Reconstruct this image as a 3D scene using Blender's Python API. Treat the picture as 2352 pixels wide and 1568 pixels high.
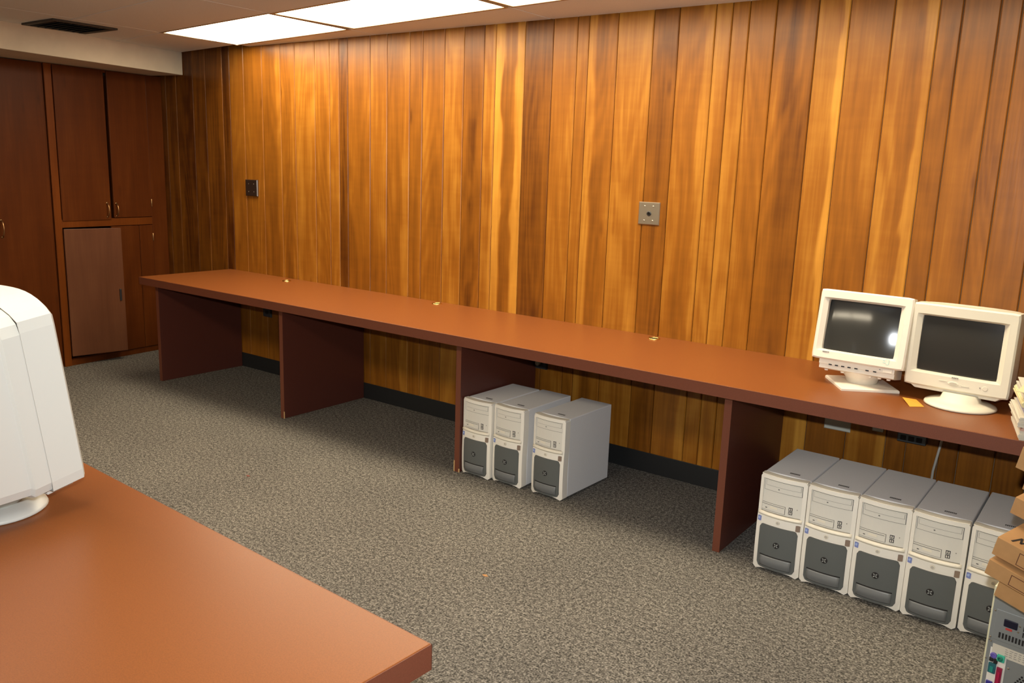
import bpy, bmesh, math, random
from mathutils import Vector, Matrix
R = random.Random(7)
for o in list(bpy.data.objects): bpy.data.objects.remove(o)
SC = bpy.context.scene
COL = SC.collection

# ------------------------------------------------------------ camera
CAMP = Vector((5.54252, -3.89162, 1.56136))
CR = Vector((0.80176175, 0.5967137, 0.03332965)); CU = Vector((-0.1459652, 0.14143356, 0.97912752)); CF = Vector((-0.57954487, 0.78989196, -0.20049545))
cd = bpy.data.cameras.new('camera'); cam = bpy.data.objects.new('camera', cd); COL.objects.link(cam)
m = Matrix.Identity(4)
for i in range(3):
    m[i][0] = CR[i]; m[i][1] = CU[i]; m[i][2] = -CF[i]; m[i][3] = CAMP[i]
cam.matrix_world = m
cd.sensor_fit = 'HORIZONTAL'; cd.sensor_width = 36; cd.lens = 1937.78 / 2352 * 36
cd.clip_start = .05
SC.camera = cam
# ------------------------------------------------------------ world, exposure, flash
SC.view_settings.view_transform = 'Standard'; SC.view_settings.look = 'None'
SC.view_settings.exposure = 0.0; SC.view_settings.gamma = 1; SC.view_settings.use_curve_mapping = False
w = bpy.data.worlds.new('world'); SC.world = w; w.use_nodes = True
w.node_tree.nodes['Background'].inputs[0].default_value = (.9, .8, .65, 1)
w.node_tree.nodes['Background'].inputs[1].default_value = .02
CEIL_L = 15.0           # radiance of the ceiling panels
CEIL_C = (1.0, .86, .63)
FLASH_W = 265
fl = bpy.data.lights.new('camera_flash', 'SPOT'); fl.shadow_soft_size = .022; fl.spot_size = math.radians(100); fl.spot_blend = .9
fl.energy = FLASH_W; fl.color = (.93, .97, 1.0)
flo = bpy.data.objects.new('camera_flash', fl); COL.objects.link(flo)
m2 = m.copy(); p = CAMP + CU * .13 + CR * .01 + CF * .03
for i in range(3): m2[i][3] = p[i]
flo.matrix_world = m2

# ------------------------------------------------------------ helpers
def obj(name, bm, mat, parent=None, kind=None, smooth=False, bevel=0):
    me = bpy.data.meshes.new(name)
    bmesh.ops.recalc_face_normals(bm, faces=bm.faces[:])
    bm.to_mesh(me); bm.free()
    if smooth:
        for f in me.polygons: f.use_smooth = True
    o = bpy.data.objects.new(name, me); COL.objects.link(o)
    if mat: me.materials.append(mat)
    if parent: o.parent = parent
    if kind: o['kind'] = kind
    if bevel:
        b = o.modifiers.new('bevel', 'BEVEL'); b.width = bevel; b.segments = 2; b.limit_method = 'ANGLE'; b.angle_limit = .6
    return o
def thing(name, label, cat, loc=(0, 0, 0), rz=0, group=None):
    o = bpy.data.objects.new(name, None); COL.objects.link(o); o.location = loc; o.rotation_euler = (0, 0, rz)
    o.empty_display_size = .1
    return tag(o, label, cat, group)
def tag(o, label, cat, group=None):
    o['label'] = label; o['category'] = cat
    if group: o['group'] = group
    return o
def bx(bm, a, b, M=None):
    vs = [Vector((x, y, z)) for x in (a[0], b[0]) for y in (a[1], b[1]) for z in (a[2], b[2])]
    if M: vs = [M @ v for v in vs]
    v = [bm.verts.new(q) for q in vs]
    for f in [(0, 1, 3, 2), (4, 6, 7, 5), (0, 4, 5, 1), (2, 3, 7, 6), (0, 2, 6, 4), (1, 5, 7, 3)]: bm.faces.new([v[i] for i in f])
    return v
def box(a, b, M=None):
    bm = bmesh.new(); bx(bm, a, b, M); return bm
def boxes(lst, M=None):
    bm = bmesh.new()
    for a, b in lst: bx(bm, a, b, M)
    return bm
def lathe(prof, n=32, M=None, sx=1, sy=1, bm=None):
    bm = bm or bmesh.new(); rings = []
    for r_, z_ in prof:
        ring = []
        for k in range(n):
            a = 2 * math.pi * k / n; v = Vector((r_ * sx * math.cos(a), r_ * sy * math.sin(a), z_))
            ring.append(bm.verts.new(M @ v if M else v))
        rings.append(ring)
    for a, b in zip(rings, rings[1:]):
        for k in range(n): bm.faces.new([a[k], a[(k + 1) % n], b[(k + 1) % n], b[k]])
    bm.faces.new(rings[0][::-1]); bm.faces.new(rings[-1])
    return bm
def prism(pts, z0, z1, M=None, bm=None):
    """polygon pts (x,y) extruded z0..z1"""
    bm = bm or bmesh.new()
    T = (lambda v: M @ v) if M else (lambda v: v)
    a = [bm.verts.new(T(Vector((x, y, z0)))) for x, y in pts]; b = [bm.verts.new(T(Vector((x, y, z1)))) for x, y in pts]
    bm.faces.new(a[::-1]); bm.faces.new(b)
    for i in range(len(pts)):
        j = (i + 1) % len(pts); bm.faces.new([a[i], a[j], b[j], b[i]])
    return bm
def loft(rings, cap=True, bm=None):
    bm = bm or bmesh.new(); R_ = [[bm.verts.new(v) for v in r] for r in rings]
    n = len(R_[0])
    for a, b in zip(R_, R_[1:]):
        for k in range(n): bm.faces.new([a[k], a[(k + 1) % n], b[(k + 1) % n], b[k]])
    if cap: bm.faces.new(R_[0][::-1]); bm.faces.new(R_[-1])
    return bm
def tube(pts, r_, n=8, bm=None):
    bm = bm or bmesh.new(); rings = []
    for i, q in enumerate(pts):
        q = Vector(q); t = (Vector(pts[min(i + 1, len(pts) - 1)]) - Vector(pts[max(i - 1, 0)])).normalized()
        s = t.cross(Vector((.3, 1, .2))).normalized(); u_ = t.cross(s)
        rings.append([q + s * r_ * math.cos(2 * math.pi * k / n) + u_ * r_ * math.sin(2 * math.pi * k / n) for k in range(n)])
    return loft(rings, True, bm)
def rrect(cx, cz, w_, h_, r_, n=4):
    pts = []
    for sx, sz, a0 in ((1, 1, 0), (-1, 1, 90), (-1, -1, 180), (1, -1, 270)):
        for k in range(n + 1):
            a = math.radians(a0 + 90 * k / n)
            pts.append((cx + sx * (w_ / 2 - r_) + r_ * math.cos(a), cz + sz * (h_ / 2 - r_) + r_ * math.sin(a)))
    return pts
def strip(bm, x0, x1, zlo, zhi, yf, thick, n=12, M=None, nz=1):
    """slab following y=yf(x) between zlo(x)..zhi(x)"""
    F, B = [], []
    for i in range(n + 1):
        x = x0 + (x1 - x0) * i / n; lo, hi = zlo(x), zhi(x); f, b = [], []
        for j in range(nz + 1):
            z = lo + (hi - lo) * j / nz
            v1 = Vector((x, yf(x, z), z)); v2 = Vector((x, yf(x, z) + thick, z))
            if M: v1 = M @ v1; v2 = M @ v2
            f.append(bm.verts.new(v1)); b.append(bm.verts.new(v2))
        F.append(f); B.append(b)
    for i in range(n):
        for j in range(nz):
            bm.faces.new([F[i][j], F[i + 1][j], F[i + 1][j + 1], F[i][j + 1]]); bm.faces.new([B[i][j], B[i][j + 1], B[i + 1][j + 1], B[i + 1][j]])
        bm.faces.new([F[i][0], B[i][0], B[i + 1][0], F[i + 1][0]]); bm.faces.new([F[i][nz], F[i + 1][nz], B[i + 1][nz], B[i][nz]])
    for j in range(nz):
        bm.faces.new([F[0][j], F[0][j + 1], B[0][j + 1], B[0][j]]); bm.faces.new([F[n][j], B[n][j], B[n][j + 1], F[n][j + 1]])
    return bm
def rot(bm, M):
    bmesh.ops.transform(bm, matrix=M, verts=bm.verts[:]); return bm
def dup(root, loc, rz, label, group=None):
    r_ = root.copy(); COL.objects.link(r_); r_.location = loc; r_.rotation_euler = (0, 0, rz); r_['label'] = label
    if group: r_['group'] = group
    for ch in list(root.children):
        c = ch.copy(); COL.objects.link(c); c.parent = r_
        for g in list(ch.children):
            d = g.copy(); COL.objects.link(d); d.parent = c
    return r_

# ------------------------------------------------------------ materials
def mat(name, col=(.8, .8, .8), rough=.5, metal=0, spec=.5, coat=0, noise=None, bump=None, emit=None):
    """noise=(scale, amount) multiplies the colour; bump=(scale, strength, distance)"""
    M = bpy.data.materials.new(name); M.use_nodes = True; N = M.node_tree.nodes; L = M.node_tree.links
    b = N['Principled BSDF']; b.inputs['Base Color'].default_value = (*col, 1); b.inputs['Roughness'].default_value = rough
    b.inputs['Metallic'].default_value = metal; b.inputs['Specular IOR Level'].default_value = spec; b.inputs['Coat Weight'].default_value = coat
    tc = N.new('ShaderNodeTexCoord')
    if noise:
        n = N.new('ShaderNodeTexNoise'); n.inputs['Scale'].default_value = noise[0]; n.inputs['Detail'].default_value = 3
        L.new(tc.outputs['Object'], n.inputs['Vector'])
        r_ = N.new('ShaderNodeValToRGB'); r_.color_ramp.elements[0].position = .3; r_.color_ramp.elements[1].position = .7
        r_.color_ramp.elements[0].color = (*[c * (1 - noise[1]) for c in col], 1); r_.color_ramp.elements[1].color = (*[min(1, c * (1 + noise[1])) for c in col], 1)
        L.new(n.outputs['Fac'], r_.inputs[0]); L.new(r_.outputs[0], b.inputs['Base Color'])
    if bump:
        n = N.new('ShaderNodeTexNoise'); n.inputs['Scale'].default_value = bump[0]; n.inputs['Detail'].default_value = 2
        L.new(tc.outputs['Object'], n.inputs['Vector'])
        q = N.new('ShaderNodeBump'); q.inputs['Strength'].default_value = bump[1]; q.inputs['Distance'].default_value = bump[2]
        L.new(n.outputs['Fac'], q.inputs['Height']); L.new(q.outputs[0], b.inputs['Normal'])
    if emit:
        b.inputs['Emission Color'].default_value = (*emit[0], 1); b.inputs['Emission Strength'].default_value = emit[1]
    return M

def wood(name, lo, mid, hi, rough=.34, grain=1.0, use_obj=True, tone=.5, spec=.3):
    """varnished wood, grain along local z. Object colour: r tone, g sap on left edge, b sap on right edge, a dark heart"""
    M = bpy.data.materials.new(name); M.use_nodes = True; N = M.node_tree.nodes; L = M.node_tree.links
    b = N['Principled BSDF']
    def math_(op, a, c=None, clamp=False):
        n = N.new('ShaderNodeMath'); n.operation = op; n.use_clamp = clamp
        for i, v in enumerate((a, c)):
            if v is None: continue
            if isinstance(v, (int, float)): n.inputs[i].default_value = v
            else: L.new(v, n.inputs[i])
        return n.outputs[0]
    tc = N.new('ShaderNodeTexCoord'); oi = N.new('ShaderNodeObjectInfo')
    off = N.new('ShaderNodeVectorMath'); off.operation = 'ADD'; L.new(tc.outputs['Object'], off.inputs[0])
    cmb = N.new('ShaderNodeCombineXYZ'); s = math_('MULTIPLY', oi.outputs['Random'], 37.0)
    for i in range(3): L.new(s, cmb.inputs[i])
    L.new(cmb.outputs[0], off.inputs[1])
    def noise(scale, sc, det=3, dist=0):
        mp = N.new('ShaderNodeMapping'); mp.inputs['Scale'].default_value = scale; L.new(off.outputs[0], mp.inputs['Vector'])
        n = N.new('ShaderNodeTexNoise'); n.inputs['Scale'].default_value = sc; n.inputs['Detail'].default_value = det; n.inputs['Distortion'].default_value = dist
        L.new(mp.outputs[0], n.inputs['Vector']); return n.outputs['Fac']
    fine = noise((60, 60, 2.2), 1.5, 4)
    mid_ = noise((9, 9, .8), 1.0, 3, .6)
    big = noise((5.5, 5.5, 1.25), 1.0, 2, .9)
    # cathedral figure: rings made from a stretched field
    field = noise((4.2, 4.2, .55), 1.0, 1, .25)
    ring = math_('SINE', math_('MULTIPLY', field, 80.0 * grain))
    curl = noise((4, 4, 26), 1.0, 1, .4)
    if use_obj:
        sep = N.new('ShaderNodeSeparateColor'); L.new(oi.outputs['Color'], sep.inputs[0])
        t, sl, sr, dk = sep.outputs[0], sep.outputs[1], sep.outputs[2], oi.outputs['Alpha']
    else:
        t = tone; sl = sr = dk = 0.0
    v = math_('ADD', math_('MULTIPLY', math_('SUBTRACT', fine, .5), .34), t)
    v = math_('ADD', v, math_('MULTIPLY', math_('SUBTRACT', mid_, .5), .30))
    v = math_('ADD', v, math_('MULTIPLY', math_('SUBTRACT', big, .5), .50))
    v = math_('ADD', v, math_('MULTIPLY', ring, .045))
    v = math_('ADD', v, math_('MULTIPLY', math_('SUBTRACT', curl, .5), .10))
    if use_obj:
        sg = N.new('ShaderNodeSeparateXYZ'); L.new(tc.outputs['Generated'], sg.inputs[0])
        gx = math_('ADD', sg.outputs[0], math_('MULTIPLY', math_('SUBTRACT', big, .5), .55))
        def edge(x, a0, a1):
            mr = N.new('ShaderNodeMapRange'); mr.interpolation_type = 'SMOOTHSTEP'; L.new(x, mr.inputs[0])
            mr.inputs[1].default_value = a0; mr.inputs[2].default_value = a1; mr.inputs[3].default_value = 0; mr.inputs[4].default_value = 1; return mr.outputs[0]
        sapL = math_('MULTIPLY', edge(gx, .36, .24), sl); sapR = math_('MULTIPLY', edge(gx, .70, .80), sr)
        v = math_('ADD', v, math_('MULTIPLY', math_('ADD', sapL, sapR), .40))
        core = math_('MULTIPLY', math_('MULTIPLY', edge(gx, .2, .45), edge(gx, .85, .6)), math_('MULTIPLY', dk, edge(big, .42, .6)))
        v = math_('SUBTRACT', v, math_('MULTIPLY', core, .28))
    # small knots and pin marks
    mp = N.new('ShaderNodeMapping'); mp.inputs['Scale'].default_value = (9, 9, 2.6); L.new(off.outputs[0], mp.inputs['Vector'])
    vo = N.new('ShaderNodeTexVoronoi'); vo.inputs['Scale'].default_value = .8; L.new(mp.outputs[0], vo.inputs['Vector'])
    kn = N.new('ShaderNodeMapRange'); kn.inputs[1].default_value = .015; kn.inputs[2].default_value = .12; kn.inputs[3].default_value = .22; kn.inputs[4].default_value = 0
    L.new(vo.outputs['Distance'], kn.inputs[0]); v = math_('SUBTRACT', v, kn.outputs[0], True)
    rp = N.new('ShaderNodeValToRGB'); e = rp.color_ramp.elements; e[0].position = 0; e[0].color = (*lo, 1); e[1].position = 1; e[1].color = (*hi, 1)
    k = e.new(.5); k.color = (*mid, 1)
    L.new(v, rp.inputs[0]); L.new(rp.outputs[0], b.inputs['Base Color'])
    b.inputs['Roughness'].default_value = rough; b.inputs['Specular IOR Level'].default_value = spec
    bp = N.new('ShaderNodeBump'); bp.inputs['Strength'].default_value = .12; bp.inputs['Distance'].default_value = .002
    L.new(fine, bp.inputs['Height']); L.new(bp.outputs[0], b.inputs['Normal'])
    return M
M_plank = wood('varnished_plank', (.065, .017, .002), (.265, .092, .0085), (.54, .25, .035), .33)
M_cab = wood('cabinet_wood', (.04, .009, .0015), (.085, .020, .003), (.14, .04, .007), .42, .5, False, .5, .16)
M_cablt = wood('cabinet_stile_wood', (.06, .015, .002), (.13, .032, .004), (.20, .055, .008), .42, .5, False, .5, .16)
M_doorsheen = wood('sheen_tinted_door', (.07, .024, .010), (.11, .040, .018), (.15, .06, .026), .30, .5, False, .5)  # cabinet wood greyed to paint in the flash sheen on the open door
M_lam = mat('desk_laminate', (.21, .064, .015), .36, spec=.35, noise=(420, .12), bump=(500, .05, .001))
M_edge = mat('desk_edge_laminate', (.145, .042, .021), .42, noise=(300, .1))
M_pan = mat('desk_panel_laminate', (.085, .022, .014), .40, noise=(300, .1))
M_chip = mat('raw_particle_board', (.55, .36, .16), .8)
M_tile = mat('ceiling_tile', (.74, .76, .74), .9, spec=.2, noise=(260, .06), bump=(160, .25, .002))
M_joint = mat('ceiling_joint', (.16, .11, .07), .8)
M_soff = mat('soffit_plaster', (.62, .55, .42), .8, spec=.25, noise=(8, .05))
M_troff = mat('troffer_frame', (.40, .30, .18), .5)
M_diff = mat('lit_diffuser', (.9, .9, .9), .6, emit=(CEIL_C, CEIL_L))
M_vinyl = mat('black_vinyl', (.012, .012, .012), .5)
M_vent = mat('vent_paint', (.035, .028, .02), .6)
M_steel = mat('steel_plate', (.42, .36, .28), .34, metal=.85, bump=(90, .1, .001))
M_dsteel = mat('dark_steel', (.08, .085, .085), .35, metal=.6)
M_abr = mat('aged_brass', (.42, .24, .10), .3, metal=.9)
M_brass = mat('brass', (.85, .56, .18), .22, metal=1)
M_black = mat('black_plastic', (.012, .012, .013), .45)
M_ivory = mat('ivory_plate', (.50, .50, .42), .4)
M_bez = mat('tower_bezel', (.80, .755, .67), .42, noise=(6, .03))
M_lip = mat('tower_lip', (.76, .70, .575), .45)
M_drv = mat('drive_face', (.68, .65, .58), .42)
M_case = mat('case_paint', (.74, .73, .72), .5, noise=(400, .04))
M_dark = mat('tower_dark_panel', (.105, .112, .108), .42, bump=(900, .1, .0005))
M_scoop = mat('tower_scoop', (.15, .155, .155), .38)
M_gap = mat('shadow_gap', (.10, .095, .085), .6)
M_crt = mat('crt_plastic', (.76, .69, .57), .45, bump=(1200, .06, .0005))
M_crt2 = mat('crt_plastic_beige', (.70, .65, .52), .45, bump=(1200, .06, .0005))
M_crt3 = mat('crt_plastic_white', (.60, .60, .55), .4, bump=(1200, .05, .0005))
M_glass = mat('crt_glass', (.035, .035, .032), .13, spec=.6)
M_glass2 = mat('crt_glass_matte', (.030, .029, .026), .20, spec=.5)
M_teal = mat('teal_print', (.35, .62, .55), .5)
M_grey = mat('grey_print', (.22, .20, .18), .5)
M_blue = mat('blue_sticker', (.20, .24, .50), .4)
M_lblue = mat('pale_blue_sticker', (.35, .45, .70), .4)
M_holo = mat('foil_sticker', (.30, .22, .17), .35, metal=.3)
M_red = mat('red_print', (.50, .05, .04), .5)
M_card = mat('cardboard', (.42, .23, .095), .8, spec=.2, noise=(25, .06))
M_ink = mat('black_ink', (.012, .01, .01), .6)
M_brink = mat('brown_ink', (.10, .03, .015), .6)
M_paper = mat('paper', (.62, .57, .47), .8, spec=.2)
M_papy = mat('yellow_paper', (.72, .64, .38), .8, spec=.2)
M_papp = mat('pink_paper', (.58, .38, .31), .8, spec=.2)
M_papb = mat('blue_paper', (.38, .36, .50), .8, spec=.2)
M_note = mat('orange_note', (.72, .33, .03), .6)
M_metal = mat('zinc_metal', (.33, .35, .35), .42, metal=.5)
M_cream = mat('cream_side', (.62, .60, .42), .5)
M_purple = mat('purple_port', (.16, .12, .42), .4)
M_green = mat('green_port', (.06, .50, .33), .4)
M_teald = mat('teal_port', (.02, .12, .14), .4)
M_magen = mat('magenta_port', (.30, .01, .05), .4)
M_cable = mat('grey_cable', (.48, .45, .38), .5)

def carpet():
    M = bpy.data.materials.new('carpet'); M.use_nodes = True; N = M.node_tree.nodes; L = M.node_tree.links
    b = N['Principled BSDF']; b.inputs['Roughness'].default_value = .95; b.inputs['Specular IOR Level'].default_value = .1
    tc = N.new('ShaderNodeTexCoord')
    def nz(sc, det):
        n = N.new('ShaderNodeTexNoise'); n.inputs['Scale'].default_value = sc; n.inputs['Detail'].default_value = det; L.new(tc.outputs['Object'], n.inputs['Vector']); return n
    a = nz(150, 3); a2 = nz(62, 2); c = nz(2.2, 3)
    ad = N.new('ShaderNodeMath'); ad.operation = 'MULTIPLY_ADD'; L.new(a2.outputs['Fac'], ad.inputs[0]); ad.inputs[1].default_value = .55; ad2 = N.new('ShaderNodeMath'); ad2.operation = 'SUBTRACT'; L.new(a.outputs['Fac'], ad.inputs[2]); L.new(ad.outputs[0], ad2.inputs[0]); ad2.inputs[1].default_value = .275
    r1 = N.new('ShaderNodeValToRGB'); e = r1.color_ramp.elements; e[0].position = .32; e[0].color = (.048, .045, .039, 1); e[1].position = .68; e[1].color = (.29, .268, .232, 1)
    k = e.new(.5); k.color = (.135, .123, .106, 1)
    L.new(ad2.outputs[0], r1.inputs[0])
    mx = N.new('ShaderNodeMix'); mx.data_type = 'RGBA'; mx.blend_type = 'MULTIPLY'; mx.inputs[0].default_value = 1
    r2 = N.new('ShaderNodeValToRGB'); r2.color_ramp.elements[0].position = .3; r2.color_ramp.elements[0].color = (.86, .86, .87, 1); r2.color_ramp.elements[1].position = .7; r2.color_ramp.elements[1].color = (1, 1, 1, 1)
    L.new(c.outputs['Fac'], r2.inputs[0]); L.new(r1.outputs[0], mx.inputs[6]); L.new(r2.outputs[0], mx.inputs[7]); L.new(mx.outputs[2], b.inputs['Base Color'])
    bp = N.new('ShaderNodeBump'); bp.inputs['Strength'].default_value = .7; bp.inputs['Distance'].default_value = .006
    L.new(a.outputs['Fac'], bp.inputs['Height']); L.new(bp.outputs[0], b.inputs['Normal'])
    return M
M_carpet = carpet()

# ------------------------------------------------------------ room shell
H = 2.343; X0, X1, Y0 = -1.35, 7.6, -6.6
obj('floor', box((X0 - .1, Y0 - .1, -.05), (X1 + .1, .1, 0)), M_carpet, kind='structure')
ceil = obj('ceiling', box((X0 - .1, Y0 - .1, H + .14), (X1 + .1, .1, H + .19)), M_joint, kind='structure')
wb = obj('wall_back', box((X0 - .1, .012, 0), (X1 + .1, .10, H + .14)), M_joint, kind='structure')
wl = obj('wall_left', box((X0 - .1, Y0, 0), (X0, .012, H + .14)), M_soff, kind='structure')
obj('wall_right', box((X1, Y0, 0), (X1 + .1, .012, H + .14)), M_soff, kind='structure')
obj('wall_front', box((X0 - .1, Y0 - .1, 0), (X1 + .1, Y0, H + .14)), M_soff, kind='structure')
# wall planks, random widths, chamfered edges
XB = [-1.34, -1.12, -.93, -.771, -.628, -.404, -.243, -.032, .057, .222, .432, .631, .784, .987, 1.132, 1.224, 1.306, 1.512, 1.66, 1.852, 1.957, 2.13, 2.277, 2.425, 2.507, 2.707,
      2.891, 3.042, 3.112, 3.283, 3.482, 3.618, 3.803, 3.884, 3.967, 4.092, 4.279, 4.413, 4.592, 4.763, 4.848, 4.98, 5.054, 5.19, 5.31, 5.48, 5.60, 5.78, 5.9, 6.08, 6.25, 6.38, 6.56, 6.74, 6.9, 7.1, 7.26, 7.44, 7.6]
#      tone sapL sapR dark
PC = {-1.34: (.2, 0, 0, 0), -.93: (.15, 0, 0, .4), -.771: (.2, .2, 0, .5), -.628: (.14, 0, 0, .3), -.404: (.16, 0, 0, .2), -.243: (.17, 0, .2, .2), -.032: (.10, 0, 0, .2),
      .057: (.47, 0, 0, .1), .222: (.45, 0, 0, .1), .432: (.42, 0, .3, .5), .631: (.50, 0, .1, .7), .784: (.56, 0, 0, .2), .987: (.50, .1, 0, .2), 1.132: (.52, 0, .1, .1), 1.224: (.18, 0, 0, .2),
      1.306: (.45, 0, 0, .2), 1.512: (.47, 0, .1, .2), 1.66: (.45, 0, .3, .2), 1.852: (.46, 0, 0, .2), 1.957: (.45, .2, 0, .1), 2.13: (.55, 0, 0, 0), 2.277: (.36, 0, 0, .9),
      2.425: (.55, .1, .3, .2), 2.507: (.48, 1.0, .8, .8), 2.707: (.25, 0, .1, .3), 2.891: (.50, 0, 0, .1), 3.042: (.48, 0, 0, .2), 3.112: (.45, .6, 0, .7), 3.283: (.60, 0, .1, .2),
      3.482: (.32, 0, 0, .4), 3.618: (.48, 0, .4, .5), 3.803: (.55, .2, 0, .1), 3.884: (.56, .2, 0, .2), 3.967: (.45, 0, 0, .2), 4.092: (.33, .2, .1, .8), 4.279: (.62, 0, .7, .1),
      4.413: (.46, 0, 0, .2), 4.592: (.52, .3, .5, .4), 4.763: (.38, 0, 0, .1), 4.848: (.44, 0, 0, .1), 4.98: (.36, 0, 0, .1), 5.054: (.42, 0, 0, .4)}
ZT = H + .02
for a, b in zip(XB, XB[1:]):
    w_ = b - a; g = .0015; c_ = .0038; x0, x1 = -w_ / 2 + g, w_ / 2 - g
    pts = [(x0, .012), (x0, .0 + c_), (x0 + c_, 0), (x1 - c_, 0), (x1, c_), (x1, .012)]
    bm = bmesh.new(); A = [bm.verts.new((x, y, 0)) for x, y in pts]; B = [bm.verts.new((x, y, ZT)) for x, y in pts]
    for i in range(6): bm.faces.new([A[i], A[(i + 1) % 6], B[(i + 1) % 6], B[i]])
    bm.faces.new(A[::-1]); bm.faces.new(B)
    o = obj('plank', bm, M_plank, wb); o.location = ((a + b) / 2, 0, 0)
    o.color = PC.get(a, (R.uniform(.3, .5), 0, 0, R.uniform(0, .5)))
obj('baseboard_back', box((-.85, -.006, 0), (X1, 0, .108)), M_vinyl, kind='structure', bevel=.002)

# ceiling grid. column lines near x = ix(i), row lines drop y as x grows
def gp(x, j):      # point on row line j
    return (x, -.237 - .562 * j - .107 * (x - 1.57) if j >= 0 else .011)
cols = [-1.34, -.98, .30, 1.57, 2.873, 4.14, 5.42, 6.70, 7.59]
lights = {(0, 2), (0, 3), (0, 4), (0, 5)}
far_lights = {(5, 2), (5, 3), (5, 4)}
for j in range(-1, 11):
    for i in range(len(cols) - 1):
        xa, xb = cols[i] + .003, cols[i + 1] - .003
        if (j, i) in lights or (j, i) in far_lights:
            continue
        q = [gp(xa, j), gp(xb, j), gp(xb, j + 1), gp(xa, j + 1)]
        gg = .003
        q = [(q[0][0], q[0][1] - gg), (q[1][0], q[1][1] - gg), (q[2][0], q[2][1] + gg), (q[3][0], q[3][1] + gg)]
        q = [(x, max(y, Y0)) for x, y in q]
        if q[0][1] - q[3][1] < .02: continue
        obj('tile', prism(q, H, H + .016), M_tile, ceil, bevel=.0015)
# thin concealed runners behind the joints
bm = bmesh.new()
for j in range(0, 11):
    a_, b_ = gp(cols[0], j), gp(cols[-1], j)
    if min(a_[1], b_[1]) > Y0: prism([(a_[0], a_[1] - .015), (b_[0], b_[1] - .015), (b_[0], b_[1] + .015), (a_[0], a_[1] + .015)], H + .006, H + .02, None, bm)
for x in cols[1:-1]: bx(bm, (x - .015, Y0, H + .006), (x + .015, .011, H + .02))
obj('runner', bm, M_joint, ceil)
def troffer(i, j, quad=None, label='', group=None):
    xa, xb = cols[i] + .004, cols[i + 1] - .004
    q = quad or [gp(xa, j), gp(xb, j), gp(xb, j + 1), gp(xa, j + 1)]
    cx = sum(p_[0] for p_ in q) / 4; cy = sum(p_[1] for p_ in q) / 4
    t = thing('ceiling_light', label, 'light', (cx, cy, H), group=group)
    def ins(d):
        return [(p_[0] - cx - math.copysign(d, p_[0] - cx), p_[1] - cy - math.copysign(d, p_[1] - cy)) for p_ in q]
    O_, I_ = ins(.003), ins(.024)
    bm = bmesh.new()
    for k in range(4):
        l = (k + 1) % 4
        a, b, c, d = O_[k], O_[l], I_[l], I_[k]
        prism([a, b, c, d], -.001, .03, None, bm)
    obj('frame', bm, M_troff, t)
    obj('diffuser', prism(ins(.0235), .004, .010), M_diff, t)
    obj('housing', prism(ins(.02), .012, .09), M_joint, t)
    return t
# quads read off the photograph on the ceiling plane, with the frame lip added round the lit area
def grow(q, d=.022):
    cx = sum(p_[0] for p_ in q) / 4; cy = sum(p_[1] for p_ in q) / 4
    return [(x + math.copysign(d, x - cx), y + math.copysign(d, y - cy)) for x, y in q]
troffer(2, 0, grow([(.283, -.088), (1.550, -.230), (1.549, -.797), (.303, -.660)]), 'lit ceiling light panel farthest left, nearest the beige soffit')
troffer(3, 0, grow([(1.626, -.241), (2.848, -.374), (2.835, -.925), (1.588, -.787)]), 'lit ceiling light panel in the middle of the row along the wood wall')
troffer(4, 0, grow([(2.899, -.372), (4.12, -.505), (4.10, -1.06), (2.88, -.925)]), 'lit ceiling light panel cut by the top edge of the photo, rightmost of the row')
troffer(5, 0, None, 'lit ceiling light panel over the two monitors, above the top edge of the photo')
for j, i in sorted(far_lights):
    troffer(i, j, None, 'ceiling light panel out of frame behind the camera, %s of the three' % {2: 'left', 3: 'middle', 4: 'right'}[i], 'ceiling lights behind the camera')

# soffit over the cabinets: face along a line leaving the wall
def frame(O, d):
    d = Vector((d[0], d[1], 0)).normalized(); n = Vector((-d.y, d.x, 0))
    M = Matrix.Identity(4)
    for i in range(3): M[i][0] = n[i]; M[i][1] = d[i]; M[i][2] = (0, 0, 1)[i]
    M[0][3], M[1][3] = O
    return M        # local x = out of the face, local y = along the face away from the wall, z up
SF = frame((-.523, 0), (.205, -1))
sp = [(0, 0.0), (0, 3.2), (-1.4, 3.2), (-.85, 0.0)]
o = obj('trim_1', prism([(0, .002), (0, 3.3), (-1.6, 3.3), (-.79, .002)], 2.178, H + .002), M_soff, kind='structure', bevel=.004)
o.matrix_world = SF
# air vent in the ceiling
v = thing('ceiling_vent', 'dark square air vent set in the ceiling tile beside the beige soffit', 'vent', (.02, -1.05, H), math.radians(0))
vq = [(-.29, -.19), (.13, -.27), (.19, .14), (-.23, .20)]
obj('frame', boxes([((-.20, -.20, -.012), (.20, -.165, .0)), ((-.20, .165, -.012), (.20, .20, 0)), ((-.20, -.165, -.012), (-.165, .165, 0)), ((.165, -.165, -.012), (.20, .165, 0))]), M_vent, v, bevel=.002)
for k in range(8):
    y = -.15 + k * .043
    obj('slat', rot(box((-.165, -.016, -.001), (.165, .016, .001)), Matrix.Translation((0, y, -.008)) @ Matrix.Rotation(.5, 4, 'X')), M_vent, v)
obj('backing', box((-.165, -.165, -.002), (.165, .165, 0)), M_black, v)
v.location = (-.01, -1.10, H)

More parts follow.
